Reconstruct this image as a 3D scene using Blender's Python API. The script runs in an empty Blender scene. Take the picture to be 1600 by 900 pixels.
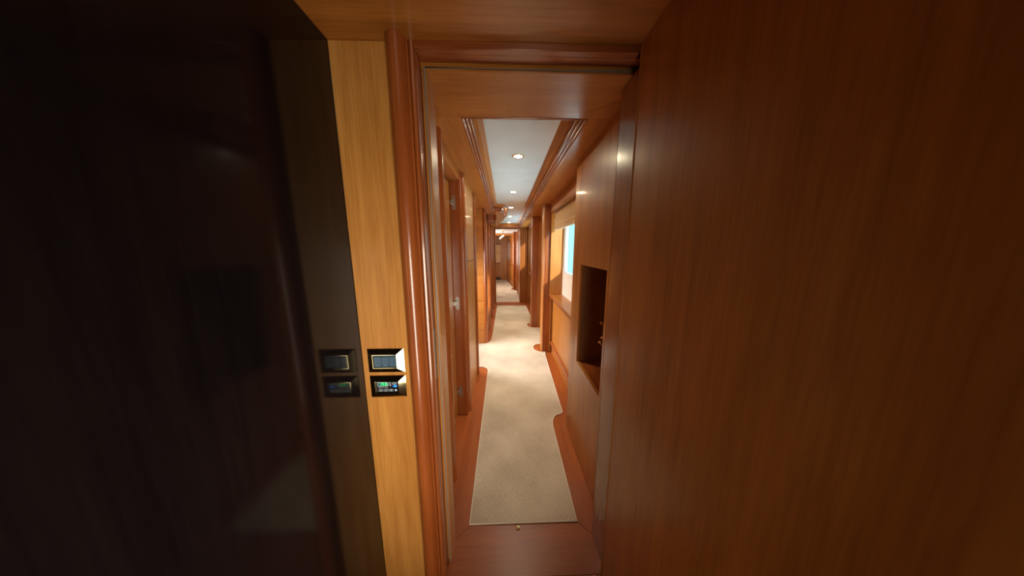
import bpy, math, random
from mathutils import Vector
from mathutils.geometry import tessellate_polygon
random.seed(4)
SC = bpy.context.scene
COL = SC.collection
PI = math.pi

# ------------------------------------------------------------------ camera
CAM_H = 1.5
F_PX = 375.0
cam = bpy.data.objects.new('camera', bpy.data.cameras.new('camera'))
COL.objects.link(cam)
cam.data.sensor_fit = 'HORIZONTAL'
cam.data.sensor_width = 36.0
cam.data.lens = 36.0 * F_PX / 1600.0
cam.data.clip_start = 0.01
pitch = math.atan((450 - 387) / F_PX)
yaw = math.atan((800 - 789) / (F_PX / math.cos(pitch)))
cam.location = (0, 0, CAM_H)
cam.rotation_euler = (PI / 2 - pitch, 0, -yaw)
SC.camera = cam

# ------------------------------------------------------------------ view, world, lights
SC.view_settings.view_transform = 'Standard'
SC.view_settings.look = 'None'
SC.view_settings.gamma = 1.0
SC.view_settings.use_curve_mapping = False
SC.view_settings.exposure = 1.1

world = bpy.data.worlds.new('daylight')
SC.world = world
world.use_nodes = True
bg = world.node_tree.nodes['Background']
bg.inputs['Color'].default_value = (0.36, 0.85, 0.92, 1)
bg.inputs['Strength'].default_value = 0.8


def light(name, kind, loc, energy, color, rot=(0, 0, 0), **kw):
    d = bpy.data.lights.new(name, kind)
    d.energy = energy
    d.color = color
    for k, v in kw.items():
        setattr(d, k, v)
    o = bpy.data.objects.new(name, d)
    o.location = loc
    o.rotation_euler = rot
    COL.objects.link(o)
    return o


# low sun on the starboard side, coming in through the side windows
sun_dir = Vector((-0.55, 1.0, -0.42))
light('sun', 'SUN', (3, -3, 4), 4.0, (1.0, 0.93, 0.80),
      rot=sun_dir.to_track_quat('-Z', 'Y').to_euler(), angle=0.06)
# added area light for the unseen brightness behind the camera
light('cabin_fill', 'AREA', (0.22, -0.50, 0.86), 4.3, (1.0, 0.90, 0.74),
      rot=Vector((-0.72, 1.38, 0.14)).to_track_quat('-Z', 'Y').to_euler(), shape='RECTANGLE', size=0.4, size_y=1.3, spread=math.radians(92))
# added lights outside the side windows, aimed up to brighten the ceiling
for wy in (2.55, 5.45):
    light('window_fill', 'AREA', (1.75, wy, 0.35), 44.0, (0.80, 0.95, 1.0),
          rot=Vector((-1.0, 0.0, 0.95)).to_track_quat('-Z', 'Y').to_euler(), shape='RECTANGLE', size=1.8, size_y=1.0)
# added fill for the lobby at the far end, source unseen
light('lobby_fill', 'AREA', (-0.85, 8.6, 1.3), 24.0, (1.0, 0.94, 0.85),
      rot=(PI / 2, 0, -PI / 2), shape='RECTANGLE', size=1.4, size_y=0.9)
# added fill shining out of the side lobby on the left, source made up
light('side_lobby_fill', 'AREA', (-1.1, 3.2, 1.05), 12.0, (0.95, 0.97, 1.0),
      rot=Vector((1.0, 0.0, -0.55)).to_track_quat('-Z', 'Y').to_euler(), shape='RECTANGLE', size=0.7, size_y=0.9, spread=math.radians(110))
LAMP_W = 33.0


# ------------------------------------------------------------------ materials
def new_mat(name):
    m = bpy.data.materials.new(name)
    m.use_nodes = True
    nt = m.node_tree
    return m, nt, nt.nodes['Principled BSDF']


def wood(name, light_c, dark_c, grain='z', rough=0.36, coat=0.18, scale=1.0, bump=0.02):
    m, nt, p = new_mat(name)
    N, L = nt.nodes, nt.links
    tc = N.new('ShaderNodeTexCoord')
    oi = N.new('ShaderNodeObjectInfo')
    add = N.new('ShaderNodeVectorMath'); add.operation = 'ADD'
    mul = N.new('ShaderNodeMath'); mul.operation = 'MULTIPLY'; mul.inputs[1].default_value = 37.0
    L.new(oi.outputs['Random'], mul.inputs[0])
    L.new(tc.outputs['Object'], add.inputs[0]); L.new(mul.outputs[0], add.inputs[1])
    mp = N.new('ShaderNodeMapping')
    s = [1.0, 1.0, 1.0]
    s['xyz'.index(grain)] = 0.045
    mp.inputs['Scale'].default_value = [v * scale for v in s]
    L.new(add.outputs[0], mp.inputs['Vector'])
    n1 = N.new('ShaderNodeTexNoise'); n1.inputs['Scale'].default_value = 150; n1.inputs['Detail'].default_value = 4
    n2 = N.new('ShaderNodeTexNoise'); n2.inputs['Scale'].default_value = 22; n2.inputs['Detail'].default_value = 4
    n2.inputs['Distortion'].default_value = 0.5
    mp3 = N.new('ShaderNodeMapping')
    s3 = [1.0, 1.0, 1.0]; s3['xyz'.index(grain)] = 0.35
    mp3.inputs['Scale'].default_value = s3
    L.new(add.outputs[0], mp3.inputs['Vector'])
    n3 = N.new('ShaderNodeTexNoise'); n3.inputs['Scale'].default_value = 9; n3.inputs['Detail'].default_value = 3
    for n in (n1, n2):
        L.new(mp.outputs[0], n.inputs['Vector'])
    L.new(mp3.outputs[0], n3.inputs['Vector'])
    a = N.new('ShaderNodeMath'); a.operation = 'MULTIPLY_ADD'; a.inputs[1].default_value = 0.35
    b = N.new('ShaderNodeMath'); b.operation = 'MULTIPLY_ADD'; b.inputs[1].default_value = 0.40
    c = N.new('ShaderNodeMath'); c.operation = 'MULTIPLY'; c.inputs[1].default_value = 0.25
    L.new(n3.outputs['Fac'], c.inputs[0])
    L.new(n2.outputs['Fac'], b.inputs[0]); L.new(c.outputs[0], b.inputs[2])
    L.new(n1.outputs['Fac'], a.inputs[0]); L.new(b.outputs[0], a.inputs[2])
    cr = N.new('ShaderNodeValToRGB')
    cr.color_ramp.elements[0].position = 0.36
    cr.color_ramp.elements[0].color = (*dark_c, 1)
    cr.color_ramp.elements[1].position = 0.62
    cr.color_ramp.elements[1].color = (*light_c, 1)
    L.new(a.outputs[0], cr.inputs['Fac'])
    L.new(cr.outputs['Color'], p.inputs['Base Color'])
    p.inputs['Roughness'].default_value = rough
    p.inputs['Coat Weight'].default_value = coat
    p.inputs['Coat Roughness'].default_value = 0.12
    bp = N.new('ShaderNodeBump'); bp.inputs['Strength'].default_value = bump; bp.inputs['Distance'].default_value = 0.01
    L.new(n1.outputs['Fac'], bp.inputs['Height']); L.new(bp.outputs[0], p.inputs['Normal'])
    return m


CH_L, CH_D = (0.54, 0.205, 0.036), (0.35, 0.112, 0.015)
GO_L, GO_D = (0.60, 0.27, 0.060), (0.40, 0.150, 0.026)
RE_L, RE_D = (0.36, 0.095, 0.021), (0.24, 0.054, 0.010)
cherry = {g: wood('cherry_' + g, CH_L, CH_D, g) for g in 'xyz'}
golden = {g: wood('golden_cherry_' + g, GO_L, GO_D, g, rough=0.40, coat=0.15) for g in 'xyz'}
redwood = {g: wood('red_cherry_' + g, RE_L, RE_D, g, rough=0.26, coat=0.5) for g in 'xyz'}
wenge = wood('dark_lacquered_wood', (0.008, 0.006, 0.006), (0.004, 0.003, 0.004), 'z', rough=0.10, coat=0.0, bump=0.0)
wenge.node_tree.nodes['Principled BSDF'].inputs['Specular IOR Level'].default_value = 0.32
floorwood = {g: wood('floor_cherry_' + g, (0.38, 0.095, 0.016), (0.24, 0.050, 0.008), g, rough=0.34, coat=0.22) for g in 'xy'}


def plain(name, c, rough=0.5, metal=0.0, coat=0.0, emit=None, es=0.0):
    m, nt, p = new_mat(name)
    p.inputs['Base Color'].default_value = (*c, 1)
    p.inputs['Roughness'].default_value = rough
    p.inputs['Metallic'].default_value = metal
    p.inputs['Coat Weight'].default_value = coat
    if emit:
        p.inputs['Emission Color'].default_value = (*emit, 1)
        p.inputs['Emission Strength'].default_value = es
    return m


def noisy(name, c1, c2, scale, rough=0.6, bump=0.0, bscale=None, stretch=(1, 1, 1), sheen=0.0):
    m, nt, p = new_mat(name)
    N, L = nt.nodes, nt.links
    tc = N.new('ShaderNodeTexCoord')
    mp = N.new('ShaderNodeMapping'); mp.inputs['Scale'].default_value = stretch
    L.new(tc.outputs['Object'], mp.inputs['Vector'])
    n = N.new('ShaderNodeTexNoise'); n.inputs['Scale'].default_value = scale; n.inputs['Detail'].default_value = 5
    L.new(mp.outputs[0], n.inputs['Vector'])
    cr = N.new('ShaderNodeValToRGB')
    cr.color_ramp.elements[0].position = 0.35; cr.color_ramp.elements[0].color = (*c1, 1)
    cr.color_ramp.elements[1].position = 0.65; cr.color_ramp.elements[1].color = (*c2, 1)
    L.new(n.outputs['Fac'], cr.inputs['Fac']); L.new(cr.outputs['Color'], p.inputs['Base Color'])
    p.inputs['Roughness'].default_value = rough
    p.inputs['Sheen Weight'].default_value = sheen
    if bump:
        n2 = N.new('ShaderNodeTexNoise'); n2.inputs['Scale'].default_value = bscale or scale * 3
        n2.inputs['Detail'].default_value = 3
        L.new(mp.outputs[0], n2.inputs['Vector'])
        b = N.new('ShaderNodeBump'); b.inputs['Strength'].default_value = bump; b.inputs['Distance'].default_value = 0.004
        L.new(n2.outputs['Fac'], b.inputs['Height']); L.new(b.outputs[0], p.inputs['Normal'])
    return m


def carpet_mat():
    m, nt, p = new_mat('beige_carpet')
    N, L = nt.nodes, nt.links
    tc = N.new('ShaderNodeTexCoord')
    n1 = N.new('ShaderNodeTexNoise'); n1.inputs['Scale'].default_value = 3.0; n1.inputs['Detail'].default_value = 2
    n2 = N.new('ShaderNodeTexNoise'); n2.inputs['Scale'].default_value = 260; n2.inputs['Detail'].default_value = 3
    for n in (n1, n2):
        L.new(tc.outputs['Object'], n.inputs['Vector'])
    ad = N.new('ShaderNodeMath'); ad.operation = 'MULTIPLY_ADD'; ad.inputs[1].default_value = 0.35
    ml = N.new('ShaderNodeMath'); ml.operation = 'MULTIPLY'; ml.inputs[1].default_value = 0.65
    L.new(n2.outputs['Fac'], ml.inputs[0]); L.new(n1.outputs['Fac'], ad.inputs[0]); L.new(ml.outputs[0], ad.inputs[2])
    cr = N.new('ShaderNodeValToRGB')
    cr.color_ramp.elements[0].position = 0.38; cr.color_ramp.elements[0].color = (0.37, 0.285, 0.19, 1)
    cr.color_ramp.elements[1].position = 0.60; cr.color_ramp.elements[1].color = (0.66, 0.56, 0.42, 1)
    L.new(ad.outputs[0], cr.inputs['Fac']); L.new(cr.outputs['Color'], p.inputs['Base Color'])
    p.inputs['Roughness'].default_value = 0.95
    p.inputs['Sheen Weight'].default_value = 0.25
    b = N.new('ShaderNodeBump'); b.inputs['Strength'].default_value = 0.5; b.inputs['Distance'].default_value = 0.004
    L.new(n2.outputs['Fac'], b.inputs['Height']); L.new(b.outputs[0], p.inputs['Normal'])
    return m


M_carpet = carpet_mat()
M_binding = noisy('carpet_binding', (0.66, 0.56, 0.42), (0.76, 0.67, 0.52), 300, 0.85)
M_white = noisy('white_headliner', (0.70, 0.80, 0.84), (0.75, 0.85, 0.89), 5, 0.30)
M_cream = noisy('cream_lining', (0.72, 0.60, 0.45), (0.78, 0.67, 0.52), 12, 0.6)
M_blind = noisy('blind_fabric', (0.60, 0.36, 0.15), (0.70, 0.45, 0.21), 90, 0.8, 0.2, 300, sheen=0.2)
M_uphol = noisy('cream_upholstery', (0.78, 0.52, 0.24), (0.85, 0.60, 0.30), 20, 0.7, 0.15, 120)
M_brass = plain('polished_brass', (0.92, 0.76, 0.42), 0.05, 1.0)
M_gold = plain('gold_leaf', (0.90, 0.68, 0.34), 0.22, 1.0)
M_steel = plain('brushed_steel', (0.42, 0.39, 0.35), 0.35, 1.0)
M_seal = plain('grey_rubber_seal', (0.26, 0.17, 0.12), 0.4)
M_gap = plain('shadow_gap_black', (0.02, 0.008, 0.004), 0.7)
M_rock = plain('blue_grey_rocker', (0.035, 0.085, 0.14), 0.22, coat=0.3)
M_black = plain('black_plastic', (0.008, 0.008, 0.010), 0.25)
M_print = plain('white_print', (0.55, 0.62, 0.68), 0.5)
M_blue = plain('blue_button', (0.02, 0.22, 0.85), 0.3, emit=(0.02, 0.25, 0.95), es=0.5)
M_lcd = plain('lcd_backlight', (0.0, 0.05, 0.055), 0.3, emit=(0.0, 0.10, 0.10), es=0.35)
M_digit = plain('lcd_digits', (0.05, 0.6, 0.1), 0.4, emit=(0.03, 0.95, 0.12), es=1.0)
M_lens = plain('lamp_lens', (1, 0.9, 0.7), 0.3, emit=(1.0, 0.83, 0.52), es=130.0)
M_bulb = plain('lamp_bulb', (1, 0.9, 0.7), 0.3, emit=(1.0, 0.88, 0.60), es=12.0)
M_inlay = plain('dark_inlay', (0.05, 0.018, 0.008), 0.35)
M_niche = noisy('niche_brown', (0.24, 0.105, 0.036), (0.32, 0.145, 0.052), 14, 0.55, 0.25, 30, (1, 1, .5))  # darker brown than the cherry panels around the niche
M_mirror = plain('picture_glass', (0.10, 0.09, 0.06), 0.06, 0.0, coat=1.0)


def glass_mat():
    m = bpy.data.materials.new('window_glass')
    m.use_nodes = True
    nt = m.node_tree
    nt.nodes.clear()
    o = nt.nodes.new('ShaderNodeOutputMaterial')
    t = nt.nodes.new('ShaderNodeBsdfTransparent'); t.inputs[0].default_value = (0.9, 0.97, 0.97, 1)
    g = nt.nodes.new('ShaderNodeBsdfGlossy'); g.inputs['Roughness'].default_value = 0.02
    mx = nt.nodes.new('ShaderNodeMixShader'); mx.inputs[0].default_value = 0.06
    nt.links.new(t.outputs[0], mx.inputs[1]); nt.links.new(g.outputs[0], mx.inputs[2])
    nt.links.new(mx.outputs[0], o.inputs['Surface'])
    return m


M_glass = glass_mat()

# ------------------------------------------------------------------ helpers
ORG = {}


def tag(o, label=None, cat=None, group=None, kind=None):
    if label: o['label'] = label
    if cat: o['category'] = cat
    if group: o['group'] = group
    if kind: o['kind'] = kind
    return o


def root(name, loc, label, cat, kind=None, group=None):
    o = bpy.data.objects.new(name, None)
    o.empty_display_size = 0.05
    o.location = loc
    COL.objects.link(o)
    ORG[o] = Vector(loc)
    return tag(o, label, cat, group, kind)


def mk(name, verts, faces, mat, parent=None, bevel=0.0, smooth=True, segs=2):
    vs = [Vector(v) for v in verts]
    lo = Vector([min(v[i] for v in vs) for i in range(3)])
    hi = Vector([max(v[i] for v in vs) for i in range(3)])
    org = Vector(((lo.x + hi.x) / 2, (lo.y + hi.y) / 2, lo.z))
    me = bpy.data.meshes.new(name)
    me.from_pydata([v - org for v in vs], [], faces)
    me.validate()
    import bmesh
    bm = bmesh.new(); bm.from_mesh(me)
    bmesh.ops.recalc_face_normals(bm, faces=bm.faces)
    bm.to_mesh(me); bm.free()
    if mat: me.materials.append(mat)
    if smooth:
        for p in me.polygons: p.use_smooth = True
        me.set_sharp_from_angle(angle=math.radians(35))
    o = bpy.data.objects.new(name, me)
    COL.objects.link(o)
    ORG[o] = org
    if parent:
        o.parent = parent
        o.location = org - ORG[parent]
    else:
        o.location = org
    if bevel:
        b = o.modifiers.new('bevel', 'BEVEL')
        b.width = bevel; b.segments = segs; b.limit_method = 'ANGLE'; b.angle_limit = math.radians(40)
    return o


def slab_geo(loops, axis, a0, a1):
    """prism with holes; axis z: (x,y) loops, axis x: (y,z) loops, axis y: (x,z) loops; a0/a1 numbers or functions"""
    f0 = a0 if callable(a0) else (lambda u, v: a0)
    f1 = a1 if callable(a1) else (lambda u, v: a1)

    def P(u, v, w):
        return {'z': (u, v, w), 'x': (w, u, v), 'y': (u, w, v)}[axis]
    flat = [p for l in loops for p in l]
    n = len(flat)
    verts = [P(u, v, f0(u, v)) for u, v in flat] + [P(u, v, f1(u, v)) for u, v in flat]
    faces = []
    if len(loops) == 1:
        faces += [list(range(n))[::-1], list(range(n, 2 * n))]
    else:
        tris = tessellate_polygon([[Vector((u, v, 0)) for u, v in l] for l in loops])
        faces += [list(t)[::-1] for t in tris] + [[i + n for i in t] for t in tris]
    k = 0
    for l in loops:
        m = len(l)
        for i in range(m):
            j = (i + 1) % m
            faces.append([k + i, k + j, n + k + j, n + k + i])
        k += m
    return verts, faces


def slab(name, loops, axis, a0, a1, mat, parent=None, bevel=0.0, **kw):
    if not isinstance(loops[0][0], (tuple, list)): loops = [loops]
    v, f = slab_geo(loops, axis, a0, a1)
    return mk(name, v, f, mat, parent, bevel, **kw)


def rect(u0, u1, v0, v1):
    return [(u0, v0), (u1, v0), (u1, v1), (u0, v1)]


def rrect(u0, u1, v0, v1, r, n=6):
    out = []
    for cx, cy, a in ((u1 - r, v0 + r, -90), (u1 - r, v1 - r, 0), (u0 + r, v1 - r, 90), (u0 + r, v0 + r, 180)):
        for i in range(n + 1):
            t = math.radians(a + 90 * i / n)
            out.append((cx + r * math.cos(t), cy + r * math.sin(t)))
    return out


def box(name, x0, x1, y0, y1, z0, z1, mat, parent=None, bevel=0.002, **kw):
    return slab(name, rect(x0, x1, y0, y1), 'z', z0, z1, mat, parent, bevel, **kw)


def tube_geo(path, r, n=8, closed=False):
    verts, faces = [], []
    m = len(path)
    P = [Vector(p) for p in path]
    for i in range(m):
        a = P[i - 1] if (i > 0 or closed) else P[i]
        b = P[(i + 1) % m] if (i < m - 1 or closed) else P[i]
        t = (b - a).normalized()
        up = Vector((0, 0, 1)) if abs(t.z) < 0.9 else Vector((1, 0, 0))
        s = t.cross(up).normalized(); u = s.cross(t)
        for k in range(n):
            an = 2 * PI * k / n
            verts.append(P[i] + (s * math.cos(an) + u * math.sin(an)) * (r[i] if isinstance(r, (list, tuple)) else r))
    for i in range(m if closed else m - 1):
        j = (i + 1) % m
        for k in range(n):
            l = (k + 1) % n
            faces.append([i * n + k, i * n + l, j * n + l, j * n + k])
    if not closed:
        faces += [list(range(n))[::-1], [(m - 1) * n + k for k in range(n)]]
    return verts, faces


def tube(name, path, r, mat, parent=None, n=8, closed=False):
    v, f = tube_geo(path, r, n, closed)
    return mk(name, v, f, mat, parent)


def lathe(name, prof, c, mat, parent=None, n=24, axis='z', flip=1):
    """prof: (radius, along) ; caps closed when radius 0"""
    verts, faces = [], []
    for r, h in prof:
        for k in range(n):
            a = 2 * PI * k / n
            u, v = r * math.cos(a), r * math.sin(a)
            verts.append({'z': (c[0] + u, c[1] + v, c[2] + h * flip), 'y': (c[0] + u, c[1] + h * flip, c[2] + v),
                          'x': (c[0] + h * flip, c[1] + u, c[2] + v)}[axis])
    m = len(prof)
    for i in range(m - 1):
        for k in range(n):
            l = (k + 1) % n
            faces.append([i * n + k, i * n + l, (i + 1) * n + l, (i + 1) * n + k])
    faces += [list(range(n)), [(m - 1) * n + k for k in range(n)]]
    return mk(name, verts, faces, mat, parent)


def text(name, s, loc, size, mat, parent, spacing=1.0, sx=1.0):
    """flat lettering facing the camera (-Y), 0.3 mm thick"""
    c = bpy.data.curves.new(name, 'FONT')
    c.body = s; c.size = size; c.extrude = 0.00015; c.align_x = 'LEFT'; c.space_character = spacing
    t = bpy.data.objects.new('tmp', c)
    COL.objects.link(t)
    dg = bpy.context.evaluated_depsgraph_get()
    me = bpy.data.meshes.new_from_object(t.evaluated_get(dg))
    verts = [(loc[0] + v.co.x * sx, loc[1] - v.co.z, loc[2] + v.co.y) for v in me.vertices]
    faces = [list(p.vertices) for p in me.polygons]
    bpy.data.objects.remove(t)
    return mk(name, verts, faces, mat, parent, smooth=False)


# the deckhead falls a little towards the far end
SLOPE = 0.0184
def S(y): return 2.125 - SLOPE * y           # underside of the soffit boards
def T(y): return 2.218 - SLOPE * y           # white headliner
def Sz(u, v): return S(v)
STR = 'structure'

# ------------------------------------------------------------------ floor
floor = root('floor', (0.1, 4, 0), 'polished red cherry floor boards along both sides of the runner', 'floor', STR)
box('subfloor', -1.3, 1.0, -2.3, 11.6, -0.06, -0.012, M_gap, floor, 0)
slab('plank', [(-0.62, -2.2), (0.62, -2.2), (0.62, 0.869), (-0.62, 0.869)], 'z', -0.012, 0, floorwood['x'], floor)
slab('plank', [(-0.62, 0.871), (0.62, 0.871), (0.62, 0.90), (0.391, 1.084), (-0.2, 1.084), (-0.40, 0.90), (-0.62, 0.90)],
     'z', -0.012, 0, floorwood['x'], floor, 0.0008)
slab('plank', [(-0.402, 0.90), (-0.2, 1.086), (0.10, 1.086), (0.10, 6.32), (-1.22, 6.32), (-1.22, 0.90)],
     'z', -0.012, 0, floorwood['y'], floor, 0.0008)
slab('plank', [(0.62, 0.902), (0.97, 0.902), (0.97, 6.32), (0.102, 6.32), (0.102, 1.086), (0.391, 1.086)],
     'z', -0.012, 0, floorwood['y'], floor, 0.0008)
box('door_sill_board', -0.9, 0.9, 6.322, 6.52, -0.012, 0.012, floorwood['x'], floor, 0.003)
box('plank', -1.2, 0.95, 6.522, 11.4, -0.012, 0, floorwood['y'], floor, 0)

# runner outline
def arc(cx, cy, rx, ry, a0, a1, n=10):
    return [(cx + rx * math.cos(math.radians(a0 + (a1 - a0) * i / n)), cy + ry * math.sin(math.radians(a0 + (a1 - a0) * i / n))) for i in range(n + 1)]

out = [(-0.200, 1.088), (0.391, 1.088), (0.398, 1.70)]
out += arc(0.50, 1.80, 0.10, 0.155, 180, 90, 8)            # rounded notch in front of the niche wall
out += [(0.522, 1.975), (0.560, 3.18)]
out += [(0.575, 3.26)]
out += arc(0.545, 3.42, 0.125, 0.155, 285, 95, 16)         # round plinth of the first column
out += [(0.66, 3.575), (0.66, 4.33)]
out += arc(0.535, 4.50, 0.118, 0.15, 280, 95, 16)          # second column
out += [(0.552, 4.78), (0.545, 6.10), (-0.212, 6.10), (-0.218, 4.05)]
out += arc(-0.325, 3.90, 0.105, 0.30, 15, -90, 8)
out += [(-0.44, 3.595), (-1.15, 3.595), (-1.15, 2.86), (-0.36, 2.86)]
out += arc(-0.33, 2.76, 0.115, 0.10, 90, 0, 6)
runner = root('carpet_runner', (0.1, 3.5, 0), 'long beige carpet runner with pale bound edge down the corridor', 'carpet')
slab('pile', out, 'z', 0.0004, 0.009, M_carpet, runner, smooth=False)
tube('binding', [(x, y, 0.0065) for x, y in out], 0.0045, M_binding, runner, 6, True)
out2 = [(-0.95, 6.56), (0.40, 6.56), (0.40, 8.35), (0.30, 8.44), (0.215, 8.62), (0.24, 8.80), (0.305, 8.95), (0.05, 11.12), (-0.20, 11.18), (-0.20, 11.25), (-1.0, 11.25)]
c2 = root('carpet_runner', (0, 9, 0), 'beige carpet beyond the doorway at the far end', 'carpet')
slab('pile', out2, 'z', 0.0004, 0.010, M_carpet, c2, smooth=False)
tube('binding', [(x, y, 0.0065) for x, y in out2], 0.0045, M_binding, c2, 6, True)

# small brass catches let into the sills
for (x, y, z, lab) in ((0.062, 1.068, 0, 'small brass floor catch at the near edge of the runner'),
                       (0.165, 6.40, 0.012, 'small brass floor catch on the far door sill')):
    r = root('floor_catch', (x, y, z), lab, 'catch')
    lathe('flange', [(0.013, 0), (0.013, 0.002), (0.010, 0.0035), (0.0, 0.0035)], (x, y, z), M_brass, r, 16)
    lathe('pin', [(0.0055, 0.003), (0.0055, 0.010), (0.003, 0.012), (0, 0.012)], (x, y, z), M_brass, r, 12)

# ------------------------------------------------------------------ vestibule around the camera
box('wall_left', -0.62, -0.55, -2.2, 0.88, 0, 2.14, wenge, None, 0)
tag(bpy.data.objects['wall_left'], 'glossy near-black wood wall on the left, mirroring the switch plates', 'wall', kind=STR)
rw = root('wall_right', (0.46, -0.6, 0), 'broad plain cherry panel filling the right side of the view', 'wall', STR)
box('panel', 0.437, 0.50, -2.2, 0.858, 0, 2.1395, cherry['z'], rw, 0)
box('edge_lipping', 0.4345, 0.50, 0.8585, 0.8685, 0, 2.1395, cherry['z'], rw, 0.003)
tag(box('wall_back', -0.62, 0.50, -2.26, -2.2, 0, 2.14, cherry['z'], None, 0), 'cherry wall behind the viewer', 'wall', kind=STR)
tag(box('ceiling', -0.62, 0.50, -2.26, 0.90, 2.14, 2.19, cherry['x'], None, 0), 'dark cherry ceiling above the near doorway', 'ceiling', kind=STR)

wf = root('wall_front', (-0.45, 0.9, 0), 'golden cherry panel carrying the two brass plates', 'wall', STR)
box('panel', -0.549, -0.369, 0.88, 0.90, 0, 2.138, golden['z'], wf, 0.0015)
box('panel_core', -1.2, -0.30, 0.902, 1.028, 0, 2.28, cherry['z'], wf, 0)
box('panel_core', 0.49, 0.97, 0.872, 1.028, 0, 2.28, cherry['z'], wf, 0)
box('panel_core', -0.62, 0.97, 0.902, 1.028, 2.16, 2.28, cherry['x'], wf, 0)

# door casing: half-round pilaster, stepped jambs, seal, header
tr = root('trim_1', (0.09, 0.95, 0), 'red cherry door casing with half-round pilaster and rebated jambs', 'door frame', STR)
prof = [(-0.368, 0.90), (-0.368, 0.872)] + [(-0.336 - 0.031 * math.cos(PI * i / 14), 0.872 - 0.034 * math.sin(PI * i / 14)) for i in range(15)] + [(-0.305, 0.868), (-0.299, 0.868), (-0.299, 0.90)]
slab('pilaster', prof, 'z', 0, 2.139, redwood['z'], tr)
prof = [(-0.298, 0.90), (-0.298, 0.874), (-0.292, 0.870), (-0.286, 0.872), (-0.283, 0.878), (-0.283, 0.90)]
slab('casing_bead', prof, 'z', 0, 2.139, redwood['z'], tr)
box('rebate', -0.30, -0.281, 0.9005, 0.936, 0, 2.118, redwood['z'], tr, 0.001)
box('jamb', -0.32, -0.265, 0.945, 1.032, 0, 2.10, cherry['z'], tr, 0.002)
box('jamb', 0.455, 0.488, 0.871, 1.032, 0, 2.10, redwood['z'], tr, 0.002)
tube('seal', [(-0.272, 0.940, 0), (-0.272, 0.940, 2.106), (0.452, 0.940, 2.106)], 0.0048, M_seal, tr, 8)
box('header_trim', -0.283, 0.437, 0.874, 0.8995, 2.118, 2.1395, redwood['x'], tr, 0.002)
box('header_rebate', -0.281, 0.488, 0.90, 0.936, 2.1185, 2.16, redwood['x'], tr, 0.001)
box('header_lining', -0.32, 0.488, 0.945, 1.032, 2.1005, 2.16, cherry['x'], tr, 0.002)
sp = box('strike_plate', -0.2815, -0.2795, 0.905, 0.932, 0.975, 1.185, M_seal, tr, 0.0005)
for z in (1.165, 1.12, 1.07, 1.03, 0.993):
    lathe('screw', [(0.004, 0), (0.003, 0.0015), (0, 0.0015)], (-0.2795, 0.917, z), M_steel, sp, 10, 'x')

# ------------------------------------------------------------------ switch plate and thermostat
def plate(x0, x1, z0, z1, name, label, cat):
    r = root(name, ((x0 + x1) / 2, 0.879, z0), label, cat)
    o = rect(x0, x1, z0, z1); n = rect(x0 + 0.022, x1 - 0.024, z0 + 0.021, z1 - 0.020); q = rect(x0 + 0.024, x1 - 0.026, z0 + 0.023, z1 - 0.022)
    vs = [(x, 0.8795, z) for x, z in o] + [(x, 0.8775, z) for x, z in o] + [(x, 0.8660, z) for x, z in n] + [(x, 0.8660, z) for x, z in q] + [(x, 0.8790, z) for x, z in q]
    fs = [[4 * k + a, 4 * k + (a + 1) % 4, 4 * k + 4 + (a + 1) % 4, 4 * k + 4 + a] for k in range(4) for a in range(4)]
    mk('brass_frame', vs, fs, M_brass, r, smooth=False)
    return r

PX0, PX1 = -0.527, -0.390
sw = plate(PX0, PX1, 1.024, 1.120, 'switch_plate', 'polished brass plate with three blue-grey rocker switches', 'switch')
bx0, bx1 = PX0 + 0.0245, PX1 - 0.0265
box('back_plate', bx0, bx1, 0.874, 0.8795, 1.048, 1.097, M_rock, sw, 0)
box('top_strip', bx0 + 0.0008, bx1 - 0.0008, 0.8715, 0.874, 1.0915, 1.0965, M_rock, sw, 0.0004)
w = (bx1 - bx0) / 3
for i in range(3):
    k = box('rocker', bx0 + i * w + 0.0008, bx0 + (i + 1) * w - 0.0008, 0.8695 + 0.0006 * (i == 2), 0.874, 1.0490, 1.0902, M_rock, sw, 0.0008)
    if i < 2:
        lathe('marker', [(0.0036, 0), (0.0036, 0.0003), (0, 0.0003)], (bx0 + (i + 0.5) * w, 0.8695, 1.056), plain('marker_grey_%s' % 'ab'[i], (0.08, 0.15, 0.21), 0.4), k, 12, 'y', -1)
th = plate(PX0, PX1, 0.919, 1.010, 'thermostat', 'black digital thermostat with green display in brass plate', 'thermostat')
ty = 0.8705
bz0, bz1 = 0.943, 0.987
face = box('control_face', bx0, bx1, ty, 0.8795, bz0, bz1, M_black, th, 0.0006)
W = bx1 - bx0; H = bz1 - bz0
def U(u): return bx0 + u * W
def V(v): return bz1 - v * H
slab('display_frame', [rrect(U(.08), U(.52), V(.40), V(.03), 0.002), rrect(U(.10), U(.50), V(.36), V(.07), 0.0015)], 'y', ty - 0.0006, ty, M_print, th)
dsp = slab('display', rrect(U(.10), U(.50), V(.36), V(.07), 0.0015), 'y', ty - 0.0003, ty + 0.0002, M_lcd, th)
text('digits', '19.0', (U(.185), ty - 0.0005, V(.335)), 0.0165, M_digit, th, 1.0, 0.92)
text('lettering', 'Digital Thermostat', (U(.10), ty - 0.0003, V(.565)), 0.0063, M_print, th, 1.0, 0.78)
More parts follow.
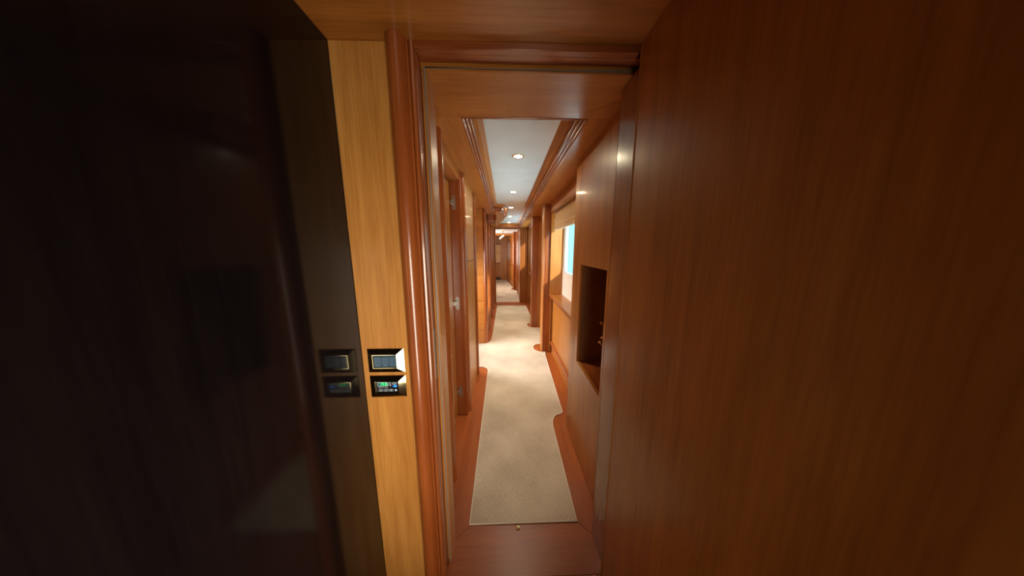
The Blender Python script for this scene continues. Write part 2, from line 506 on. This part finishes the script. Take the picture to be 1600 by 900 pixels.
for u in (.10, .33, .56):
    b = slab('button', [rrect(U(u), U(u + .19), V(.90), V(.69), 0.0038), rrect(U(u) + .0012, U(u + .19) - .0012, V(.90) + .0012, V(.69) - .0012, 0.0028)], 'y', ty - 0.0006, ty, M_print, th)
    cx, cz = U(u + .095), V(.795)
    g = {.10: [(-.0026, -.0022), (.0026, -.0022), (0, .0024)], .33: [(-.0026, .0022), (0, -.0024), (.0026, .0022)], .56: [(-.002, -.0025), (.002, -.0025), (.002, .0025), (-.002, .0025)]}[u]
    slab('symbol', [(cx + a, cz + c) for a, c in g], 'y', ty - 0.0004, ty, M_print, b)
slab('button', [rrect(U(.73), U(.93), V(.25), V(.05), 0.004), rrect(U(.73) + .0014, U(.93) - .0014, V(.25) + .0014, V(.05) - .0014, 0.0028)], 'y', ty - 0.0006, ty, M_print, th)
box('symbol', U(.79), U(.88), ty - 0.0004, ty, V(.165), V(.135), M_print, th, 0)
lathe('blue_button', [(1.0, 0), (0.9, 0.0012), (0, 0.0014)], (0, 0, 0), M_blue, None, 20, 'y', -1)
bb = bpy.data.objects['blue_button']
for v in bb.data.vertices:
    v.co.x *= 0.0088; v.co.z = (v.co.z - 1.0) * 0.0044 if True else v.co.z
    v.co.y *= 1.0
bb.parent = th; bb.location = Vector((U(.84), ty, V(.41))) - ORG[th]
lathe('round_button', [(0.0045, 0), (0.0042, 0.0008), (0, 0.0008)], (U(.86), ty, V(.80)), M_print, th, 14, 'y', -1)
for i in range(3):
    z = V(.05 + .13 * i)
    lathe('indicator', [(0.0015, 0), (0.0015, 0.0006), (0, 0.0006)], (U(.565), ty, z - .0015), M_print, th, 8, 'y', -1)
    box('legend', U(.61), U(.67), ty - 0.0004, ty, z - 0.0028, z - 0.0004, M_print, th, 0)

# ------------------------------------------------------------------ corridor ceiling
ce = root('ceiling', (0.1, 3.7, 2.1), 'white headliner tray framed by cherry soffit and stepped mouldings', 'ceiling', STR)
ce.name = 'ceiling'
TX0, TX1, TY0, TY1 = -0.204, 0.400, 1.245, 6.30
# tray outline (soffit edge), counter-clockwise, with the rounded bulge on the left
bump = []
for i in range(25):
    a = -PI / 2 + PI * i / 24
    ca, sa = math.cos(a), math.sin(a)
    e = 0.42
    bump.append((TX0 + 0.172 * abs(ca) ** e, 4.50 + 0.66 * (abs(sa) ** 0.75) * (1 if sa > 0 else -1)))
bump = bump[::-1]                                       # travelling towards the camera
tray = [(TX0, TY0), (TX1, TY0), (TX1, TY1), (TX0, TY1)] + bump
ZT = lambda u, v: S(v) + 0.02
def soff(pts, grain):
    slab('soffit_board', pts, 'z', Sz, ZT, golden[grain] if grain == 'n' else cherry[grain], ce, 0)
soff([(-1.2, 1.033), (-0.42, 1.033), (-0.203, 1.244), (TX0, 1.245), (-1.2, 1.245)], 'y')
soff([(-0.418, 1.033), (0.560, 1.033), (0.325, 1.2445), (-0.2025, 1.2445)], 'x')
soff([(0.562, 1.033), (0.97, 1.033), (0.97, 1.246), (0.327, 1.2445)], 'y')
soff([(-1.2, 1.246)] + [(TX0, 1.246)] + bump[::-1] + [(TX0, TY1), (-1.2, TY1)], 'y')
soff([(TX1, 1.247), (0.97, 1.247), (0.97, TY1), (TX1, TY1)], 'y')
soff([(-1.2, TY1 + 0.001), (0.97, TY1 + 0.001), (0.97, 6.44), (-1.2, 6.44)], 'x')

def offset_loop(loop, d):
    n = len(loop); res = []
    for i in range(n):
        p0, p1, p2 = Vector(loop[i - 1]), Vector(loop[i]), Vector(loop[(i + 1) % n])
        e1 = (p1 - p0).normalized(); e2 = (p2 - p1).normalized()
        n1 = Vector((-e1.y, e1.x)); n2 = Vector((-e2.y, e2.x))
        m = (n1 + n2)
        if m.length < 1e-6: m = n1
        m.normalize()
        k = max(0.5, m.dot(n1))
        res.append(tuple(p1 + m * (d / k)))
    return res

def sweep(name, loop, prof, mat):
    verts, faces = [], []
    n = len(loop)
    for d, h in prof:
        for (x, y) in offset_loop(loop, d):
            verts.append((x, y, S(y) + h))
    for i in range(len(prof) - 1):
        for k in range(n):
            l = (k + 1) % n
            faces.append([i * n + k, i * n + l, (i + 1) * n + l, (i + 1) * n + k])
    return mk(name, verts, faces, mat, ce)

clean = [tray[0], tray[1], tray[2], tray[3]] + bump
def bead(d, h, w=0.014, r=0.011):
    return [(d, h), (d + 0.001, h - 0.003), (d + w * 0.25, h - 0.003 + r * 0.1), (d + w * 0.6, h + r * 0.45), (d + w * 0.8, h + r), (d + w, h + r + 0.002)]
sweep('moulding_bead', clean, [(0.000, 0.0), (0.002, -0.003), (0.006, -0.004), (0.010, -0.001), (0.0125, 0.006), (0.0130, 0.014)], redwood['y'])
sweep('moulding_bead', clean, [(0.013, 0.014), (0.0155, 0.011), (0.020, 0.010), (0.024, 0.013), (0.0265, 0.020), (0.027, 0.029)], redwood['y'])
sweep('moulding_bead', clean, [(0.027, 0.029), (0.0295, 0.026), (0.034, 0.025), (0.038, 0.028), (0.0405, 0.035), (0.041, 0.048), (0.036, 0.056)], redwood['y'])
sweep('fascia', clean, [(0.036, 0.056), (0.056, 0.060), (0.060, 0.058), (0.090, 0.096)], cherry['y'])
seams = [1.10, 2.355, 3.555, 5.45, 6.40]
for a, b in zip(seams[:-1], seams[1:]):
    slab('headliner_panel', rect(-0.30, 0.50, a + 0.0025, b - 0.0025), 'z', lambda u, v: T(v), lambda u, v: T(v) + 0.012, M_white, ce, 0.002)
box('deckhead', -1.25, 1.0, 1.03, 11.5, 2.285, 2.32, M_gap, ce, 0)

# corbel hanging below the bulge
slab('trim_2', [(-0.30, 4.20)] + arc(-0.215, 4.27, 0.07, 0.07, -90, 0, 8) + arc(-0.215, 4.62, 0.07, 0.07, 0, 90, 8) + [(-0.30, 4.69)],
     'z', lambda u, v: S(v) - 0.092, lambda u, v: S(v) - 0.0008, redwood['y'], None, 0.004)
tag(bpy.data.objects['trim_2'], 'round-cornered cherry corbel under the bulge of the soffit', 'corbel', kind=STR)

# downlights
def downlight(x, y, label, size=0.045):
    z = T(y)
    r = root('downlight', (x, y, z), label, 'light', group='ceiling downlights')
    lathe('trim_ring', [(size, 0), (size, -0.004), (size * .9, -0.006), (size * .70, -0.0045), (size * .68, -0.001)], (x, y, z), M_brass, r, 28)
    lathe('lens', [(size * .67, -0.0008), (size * .67, -0.0028), (size * .4, -0.004), (0.0, -0.0045)], (x, y, z), M_lens, r, 24)
    l = light('downlight_beam', 'SPOT', (0, 0, -0.02), LAMP_W, (1.0, 0.90, 0.74), spot_size=math.radians(58), spot_blend=0.9, shadow_soft_size=0.03)
    l.parent = r
    return r
names = ['nearest brass-ringed downlight in the white ceiling', 'second downlight from the near end of the white ceiling',
         'third downlight, just beside the soffit bulge', 'fourth downlight, beyond the soffit bulge', 'farthest small downlight before the end beam']
for y, n in zip((1.95, 3.04, 4.05, 5.03, 6.03), names):
    downlight(0.103, y, n)

# ------------------------------------------------------------------ corridor left wall
wl = root('wall_corridor_left', (-0.4, 3.7, 0), 'cherry panelled corridor wall on the left with half-round posts', 'wall', STR)
box('outer_panel', -1.25, -1.2, 0.9, 11.5, -0.01, 2.28, cherry['z'], wl, 0)
def top(gap=0.0008): return lambda u, v: S(v) - gap
def post(y0, y1, xb, xf, parent=None, mat=None):
    ym = (y0 + y1) / 2; r = (y1 - y0) / 2
    f = r * 0.22
    xs = xb + (xf - xb) * 0.35
    pr = [(xb, y0), (xs, y0), (xs, y0 + f)] + [(xs + (xf - xs) * math.sin(PI * i / 12), ym - (r - f) * math.cos(PI * i / 12)) for i in range(1, 12)] + [(xs, y1 - f), (xs, y1), (xb, y1)]
    return slab('post', pr, 'z', 0.0005, top(), mat or redwood['z'], parent or wl)
def zslab(name, x0, x1, y0, y1, z0, mat, parent, bevel=0.002):
    return slab(name, rect(x0, x1, y0, y1), 'z', z0, top(), mat, parent, bevel)

zslab('panel', -0.40, -0.345, 1.034, 1.315, 0.0005, cherry['z'], wl)
post(1.316, 1.400, -0.40, -0.322)
box('jamb_lining', -1.19, -0.365, 1.402, 1.425, 0.0005, 2.0, cherry['z'], wl)
slab('door_head', rect(-1.19, -0.350, 1.402, 1.978), 'z', 2.012, top(), cherry['y'], wl, 0.002)
zslab('jamb_block', -1.19, -0.365, 1.980, 2.085, 0.0005, redwood['z'], wl, 0.002)
slab('door_casing', rect(-0.3645, -0.342, 1.966, 1.998), 'z', 0.0005, top(), redwood['z'], wl, 0.004)
post(2.000, 2.080, -0.364, -0.320)
pn = zslab('inlaid_panel', -0.40, -0.340, 2.087, 2.665, 0.0005, golden['z'], wl)
for i in range(9):
    y = 2.10 + i * 0.062
    box('dark_inlay', -0.3405, -0.3385, y, y + 0.045, 1.369, 1.379, M_inlay, pn, 0)
box('brass_inlay', -0.3405, -0.3380, 2.09, 2.662, 0.672, 0.679, M_brass, pn, 0)
post(2.667, 2.745, -0.40, -0.316)
zslab('lobby_side', -1.19, -0.402, 2.70, 2.745, 0.0005, cherry['z'], wl, 0)
# wall beyond the side opening, its end faces the camera
zs = [0.0005, 0.69, 1.36, 1.63, None]
for z0, z1 in zip(zs[:-1], zs[1:]):
    slab('board', rect(-1.19, -0.325, 3.625, 3.66), 'z', z0 + 0.002, (z1 - 0.002) if z1 else top(), cherry['x'], wl, 0.002)
zslab('core', -1.19, -0.335, 3.661, 6.40, 0.0005, cherry['z'], wl, 0)
# round corner post
slab('corner_post', [(-0.325, 3.66)] + arc(-0.302, 3.645, 0.023, 0.035, 180, 360, 10) + [(-0.279, 3.72), (-0.334, 3.72)], 'z', 0.0005, top(), redwood['z'], wl)
ys = [3.72, 4.38, 5.14, 5.86, 6.40]
for i, (a, b) in enumerate(zip(ys[:-1], ys[1:])):
    zslab('panel', -0.334, -0.312, a + 0.002, b - 0.10 if i < 3 else b, 0.0005, golden['z'], wl)
    if i < 3:
        post(b - 0.098, b, -0.334, -0.272)

d1 = root('door_1', (-0.45, 1.7, 0), 'plain cherry door leaf recessed in the left doorway', 'door', STR)
box('leaf', -0.47, -0.43, 1.427, 1.955, 0.012, 1.998, cherry['z'], d1, 0.002)
for z in (1.85, 1.04, 0.23):
    h = slab('hinge', rrect(-0.414, -0.386, z - 0.055, z + 0.055, 0.0135), 'y', 1.9765, 1.9795, M_steel, d1, 0.0006)
    box('knuckle', -0.43, -0.402, 1.962, 1.9765, z - 0.018, z + 0.018, M_steel, h, 0.002)
    for dz in (-0.038, 0.038):
        lathe('screw', [(0.0055, 0), (0.004, 0.001), (0, 0.001)], (-0.400, 1.9765, z + dz), M_seal, h, 12, 'y', -1)

# ------------------------------------------------------------------ corridor right wall
wr = root('wall_corridor_right', (0.6, 3.0, 0), 'cherry corridor wall on the right with niche and window bays', 'wall', STR)
# outer wall with two rounded windows
W1 = (2.02, 3.185, 1.17, 1.86)
W2 = (4.90, 6.00, 1.18, 1.86)
wall_loops = [rect(1.03, 11.5, -0.01, 2.285), rrect(*W1, 0.07), rrect(*W2, 0.07)]
slab('window_lining', wall_loops, 'x', 0.78, 0.83, M_cream, wr, 0)
# niche section
slab('stile', rect(1.034, 1.168, 0.0005, 2.09), 'x', 0.515, 0.535, cherry['z'], wr, 0.0012)
slab('niche_panel', [[(1.1705, 0.0005), (1.698, 0.0005), (1.698, S(1.698) - .001), (1.1705, S(1.1705) - .001)], rect(1.195, 1.622, 0.687, 1.386)], 'x', 0.515, 0.535, cherry['z'], wr, 0.0012)
zslab('stile', 0.515, 0.535, 1.7005, 1.81, 0.0005, cherry['z'], wr, 0.0012)
zslab('core', 0.536, 0.779, 1.034, 1.193, 0.0005, cherry['z'], wr, 0)
zslab('core', 0.536, 0.779, 1.624, 1.81, 0.0005, cherry['z'], wr, 0)
box('core', 0.536, 0.779, 1.194, 1.623, 0.0005, 0.686, cherry['y'], wr, 0)
slab('core', rect(0.536, 0.779, 1.194, 1.623), 'z', 1.387, top(), cherry['y'], wr, 0)
box('niche_back', 0.755, 0.779, 1.195, 1.622, 0.687, 1.386, M_niche, wr, 0)
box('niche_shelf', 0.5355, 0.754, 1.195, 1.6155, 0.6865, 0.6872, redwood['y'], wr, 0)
box('niche_side', 0.5355, 0.754, 1.616, 1.6235, 0.6875, 1.386, M_niche, wr, 0)
# bay under the window
def ybox(n, x0, x1, z0, z1, mat, y0=1.812, y1=3.245, bevel=0.002): return box(n, x0, x1, y0, y1, z0, z1, mat, wr, bevel)
def bay(y0, y1):
    ybox('lower_panel', 0.665, 0.70, 0.0005, 0.80, cherry['z'], y0, y1)
    ybox('sill_board', 0.615, 0.779, 0.835, 0.868, cherry['y'], y0, y1)
    pr = [(0.60 + 0.0165 - 0.0165 * math.sin(PI * i / 10), 0.8515 - 0.0165 * math.cos(PI * i / 10)) for i in range(11)]
    slab('sill_nosing', pr, 'y', y0, y1, redwood['y'], wr)
    pr = [(0.664 - 0.040 * math.sin(PI * i / 10), 0.817 - 0.0165 * math.cos(PI * i / 10)) for i in range(11)]
    slab('sill_nosing', pr, 'y', y0, y1, redwood['y'], wr)
    pr = [(0.664 - 0.028 * math.sin(PI * i / 10), 0.155 - 0.030 * math.cos(PI * i / 10)) for i in range(11)]
    slab('base_rail', pr, 'y', y0, y1, redwood['y'], wr)
    slab('pelmet', [(y0, 1.962), (y1, 1.962), (y1, S(y1) - .001), (y0, S(y0) - .001)], 'x', 0.600, 0.622, cherry['y'], wr, 0.002)
    slab('pelmet_lip', [(y0, 1.945), (y1, 1.945), (y1, 1.961), (y0, 1.961)], 'x', 0.596, 0.624, redwood['y'], wr, 0.003)
    slab('reveal', [(0.612, 0.869), (0.779, 0.869), (0.779, S(y1) - .002), (0.623, S(y1) - .002), (0.623, 1.944), (0.612, 1.944)], 'y', y1 - 0.02, y1 - 0.001, cherry['z'], wr, 0.001)
bay(1.812, 3.245)
bay(4.66, 6.38)

def window(n, w, label):
    r = root('window_%d' % n, (0.80, (w[0] + w[1]) / 2, w[2]), label, 'window', STR)
    i = 0.018
    slab('frame', [rrect(*w, 0.07), rrect(w[0] + i, w[1] - i, w[2] + i, w[3] - i, 0.055)], 'x', 0.79, 0.825, M_white, r, 0.001)
    slab('pane', rrect(w[0] + i, w[1] - i, w[2] + i, w[3] - i, 0.055), 'x', 0.802, 0.808, M_glass, r)
window(1, W1, 'round-cornered side window under the roman blind')
window(2, W2, 'round-cornered side window in the far bay')

# roman blind in the first bay
bl = root('roman_blind', (0.65, 2.53, 1.70), 'tan fabric roman blind gathered above the side window', 'blind')
box('headrail', 0.645, 0.70, 1.86, 3.20, 1.985, 2.02, M_blind, bl, 0.003)
zf = [1.95, 1.885, 1.800, 1.752, 1.712]
for k in range(4):
    zt, zb = zf[k] + (0.03 if k == 0 else 0.012), zf[k + 1]
    bulge = (0.010, 0.014, 0.016, 0.018)[k]
    n = 8
    xo = 0.655 - 0.004 * k
    front = [(xo - bulge * (math.sin(PI * (i / n) ** 1.6)), zt + (zb - zt) * i / n) for i in range(n + 1)]
    back = [(xo + 0.012, zb + 0.006), (xo + 0.010, zt)]
    slab('fold', front + back, 'y', 1.87, 3.19 - 0.01 * k, M_blind, bl)

# columns between the bays
def column(n, y0, y1, x0, label):
    r = root('trim_%d' % n, (x0 + 0.08, (y0 + y1) / 2, 0), label, 'column', STR)
    ym = (y0 + y1) / 2; ry = (y1 - y0) / 2
    pr = [(0.779, y0), (0.779, y1)] + arc(x0 + 0.010, y1 - 0.010, 0.010, 0.010, 90, 180, 5) + arc(x0 + 0.010, y0 + 0.010, 0.010, 0.010, 180, 270, 5)
    slab('shaft', pr, 'z', 0.0005, top(), cherry['z'], r)
    pr = [(x0 + 0.019 - 0.007 * math.cos(PI * i / 8), y0 - 0.010 * math.sin(PI * i / 8)) for i in range(9)]
    slab('corner_bead', pr, 'z', 0.0005, lambda u, v: S(v) - 0.001, redwood['z'], r)
    slab('face_panel', rect(x0 + 0.030, x0 + 0.105, y0 - 0.007, y0 - 0.0003), 'z', 0.0005, top(), redwood['z'], r, 0.002)
    slab('face_bead', [(x0 + 0.116 - 0.008 * math.cos(PI * i / 8), y0 - 0.012 * math.sin(PI * i / 8)) for i in range(9)], 'z', 0.0005, lambda u, v: S(v) - 0.001, cherry['z'], r)
    return r
column(3, 3.275, 3.44, 0.520, 'nearest cherry column standing between window bay and carpet')
column(4, 4.40, 4.555, 0.490, 'second cherry column, just behind the first, on the right')

# ------------------------------------------------------------------ far doorway
we = root('wall_end', (0.1, 6.45, 0), 'cherry end wall with the open doorway at the end of the corridor', 'wall', STR)
box('panel', -1.19, -0.246, 6.442, 6.50, 0.013, 2.28, cherry['z'], we, 0.002)
box('panel', 0.392, 0.779, 6.442, 6.50, 0.013, 2.28, cherry['z'], we, 0.002)
box('door_head', -0.245, 0.391, 6.442, 6.50, 1.978, 2.28, cherry['x'], we, 0.002)
for x in (0.405, 0.445, 0.49, 0.54, 0.585):
    pr = [(x + 0.013 * -math.cos(PI * i / 8), 6.4415 - 0.022 * math.sin(PI * i / 8)) for i in range(9)]
    slab('reed', pr, 'z', 0.0125, lambda u, v: S(v) - 0.001, redwood['z'], we)
pr = [(-0.262 + 0.016 * -math.cos(PI * i / 8), 6.4415 - 0.03 * math.sin(PI * i / 8)) for i in range(9)]
slab('reed', pr, 'z', 0.0125, lambda u, v: S(v) - 0.001, redwood['z'], we)
box('head_bead', -0.245, 0.391, 6.425, 6.4415, 1.978, 1.998, redwood['x'], we, 0.004)
d2 = root('door_2', (0.42, 6.9, 0), 'far cherry door folded open beyond the end doorway', 'door', STR)
box('leaf', 0.405, 0.445, 6.56, 7.30, 0.014, 1.965, cherry['z'], d2, 0.003)
for z in (1.77, 0.99, 0.24):
    h = slab('hinge', rrect(6.448, 6.494, z - 0.05, z + 0.05, 0.012), 'x', 0.388, 0.3915, M_steel, d2, 0.0006)
    box('knuckle', 0.376, 0.388, 6.462, 6.480, z - 0.04, z - 0.012, M_steel, h, 0.003)
    box('knuckle', 0.376, 0.388, 6.462, 6.480, z + 0.012, z + 0.04, M_steel, h, 0.003)

# ------------------------------------------------------------------ lobby beyond
wb = root('wall_lobby', (0, 11.3, 0), 'cherry panelled lobby walls seen through the far doorway', 'wall', STR)
box('end_panel', -0.205, 0.9, 11.32, 11.38, 0, 2.28, cherry['z'], wb, 0)
box('end_panel', -1.19, -0.207, 11.36, 11.42, 0, 2.28, cherry['z'], wb, 0)
box('cross_beam', -1.19, 0.77, 9.6, 11.3, 1.98, 2.04, cherry['x'], wb, 0.004)
box('headliner_panel', -1.19, 0.77, 6.51, 9.59, 2.045, 2.06, M_white, wb, 0)
box('ledge', -0.60, -0.21, 11.27, 11.36, 1.66, 1.70, redwood['x'], wb, 0.004)
box('ledge', -0.60, -0.21, 11.27, 11.36, 0.77, 0.80, redwood['x'], wb, 0.004)
box('plinth', -0.60, -0.21, 11.30, 11.36, 0.011, 0.12, M_inlay, wb, 0.003)
box('side_panel', 0.447, 0.777, 6.51, 8.50, 0.0005, 2.044, cherry['z'], wb, 0)
for y in (7.7, 8.46):
    slab('post', arc(0.43, y, 0.035, 0.05, 0, 360, 16)[:-1], 'z', 0.011, 2.044, redwood['z'], wb)
box('side_panel', 0.31, 0.777, 8.52, 8.95, 0.0105, 2.044, cherry['z'], wb, 0.004)
slab('post', arc(0.31, 8.53, 0.03, 0.04, 0, 360, 16)[:-1], 'z', 0.011, 2.044, redwood['z'], wb)
slab('angled_panel', [(0.345, 8.955), (0.40, 8.955), (0.14, 11.315), (0.085, 11.315)], 'z', 0.0005, 1.979, cherry['z'], wb)
def ang(t, off, z):
    a = Vector((0.345, 8.955)); b = Vector((0.085, 11.315)); d = (b - a).normalized(); nrm = Vector((-d.y, d.x))
    if nrm.x > 0: nrm = -nrm
    p = a + (b - a) * t + nrm * off
    return (p.x, p.y, z)
def angbox(name, t0, t1, o0, o1, z0, z1, mat, parent):
    return slab(name, [ang(t0, o0, 0)[:2], ang(t1, o0, 0)[:2], ang(t1, o1, 0)[:2], ang(t0, o1, 0)[:2]], 'z', z0, z1, mat, parent, 0.003)
angbox('base_rail', 0.01, 0.98, 0.0005, 0.03, 0.20, 0.26, redwood['z'], wb)
angbox('handrail', 0.05, 0.95, 0.0005, 0.05, 0.80, 0.86, redwood['z'], wb)
mr = root('wall_mirror', ang(0.55, 0.0, 0.95), 'dark framed mirror on the angled lobby wall', 'mirror')
for t0, t1, z0, z1 in ((0.30, 0.34, 0.95, 1.76), (0.76, 0.80, 0.95, 1.76), (0.341, 0.759, 0.95, 1.01), (0.341, 0.759, 1.70, 1.76)):
    angbox('frame_bar', t0, t1, 0.001, 0.04, z0, z1, redwood['z'], mr)
angbox('glass', 0.341, 0.759, 0.001, 0.02, 1.011, 1.699, M_mirror, mr)
for z0, z1, n in ((1.215, 1.615, 'upper'), (0.815, 1.205, 'lower')):
    r = box('upholstered_panel', -0.60, -0.212, 11.30, 11.358, z0, z1, M_uphol, None, 0.012, segs=4)
    tag(r, '%s cream upholstered square panel on the lobby end wall' % n, 'wall panel', 'upholstered lobby panels')
# three-headed spotlight bar under the lobby ceiling
sl = root('spotlight_bar', (-0.06, 8.0, 2.045), 'ceiling spotlight bar with three small glowing bulbs in the lobby', 'light')
lathe('ceiling_rose', [(0.05, 0), (0.05, -0.012), (0.03, -0.02), (0, -0.02)], (-0.06, 8.0, 2.0445), M_brass, sl, 20)
tube('stem', [(-0.06, 8.0, 2.026), (-0.06, 8.0, 1.905)], 0.009, M_brass, sl, 10)
tube('arm', [(-0.06, 8.0, 1.905), (-0.155, 8.0, 1.828)], 0.008, M_brass, sl, 10)
for x, z in ((-0.06, 1.885), (-0.108, 1.847), (-0.155, 1.808)):
    lathe('spot_head', [(0.012, 0.028), (0.024, 0.012), (0.026, -0.004), (0.022, -0.004)], (x, 7.985, z), M_brass, sl, 14)
    lathe('bulb', [(0.0, 0.016), (0.016, 0.010), (0.0215, 0.0), (0.016, -0.012), (0.0, -0.018)], (x, 7.965, z - 0.006), M_bulb, sl, 14)

# ------------------------------------------------------------------ ornament in the niche
orn = root('niche_ornament', (0.662, 1.415, 0.6875), 'gilt branching ornament standing half hidden in the wall niche', 'ornament')
ox, oy, oz = 0.662, 1.415, 0.6875
lathe('base', [(0.045, 0), (0.045, 0.012), (0.034, 0.02), (0.012, 0.028), (0.008, 0.05)], (ox, oy, oz), M_gold, orn, 20)
tube('stem', [(ox, oy, oz + 0.03), (ox + .004, oy + .003, oz + 0.14), (ox, oy, oz + 0.25)], 0.006, M_gold, orn, 8)
random.seed(7)
for i in range(11):
    a = i * 2.4; h = 0.14 + 0.017 * i; R = 0.055 + 0.012 * math.sin(i * 1.7)
    tip = (ox + R * math.cos(a), oy + R * math.sin(a), oz + h + 0.05)
    tw = tube('twig', [(ox, oy, oz + h - 0.02), (ox + R * .5 * math.cos(a), oy + R * .5 * math.sin(a), oz + h + 0.012), tip], [0.004, 0.003, 0.002], M_gold, orn, 6)
    lathe('bud', [(0.002, -0.010), (0.011, -0.004), (0.013, 0.003), (0.008, 0.011), (0.001, 0.014)], tip, M_gold, tw, 8)
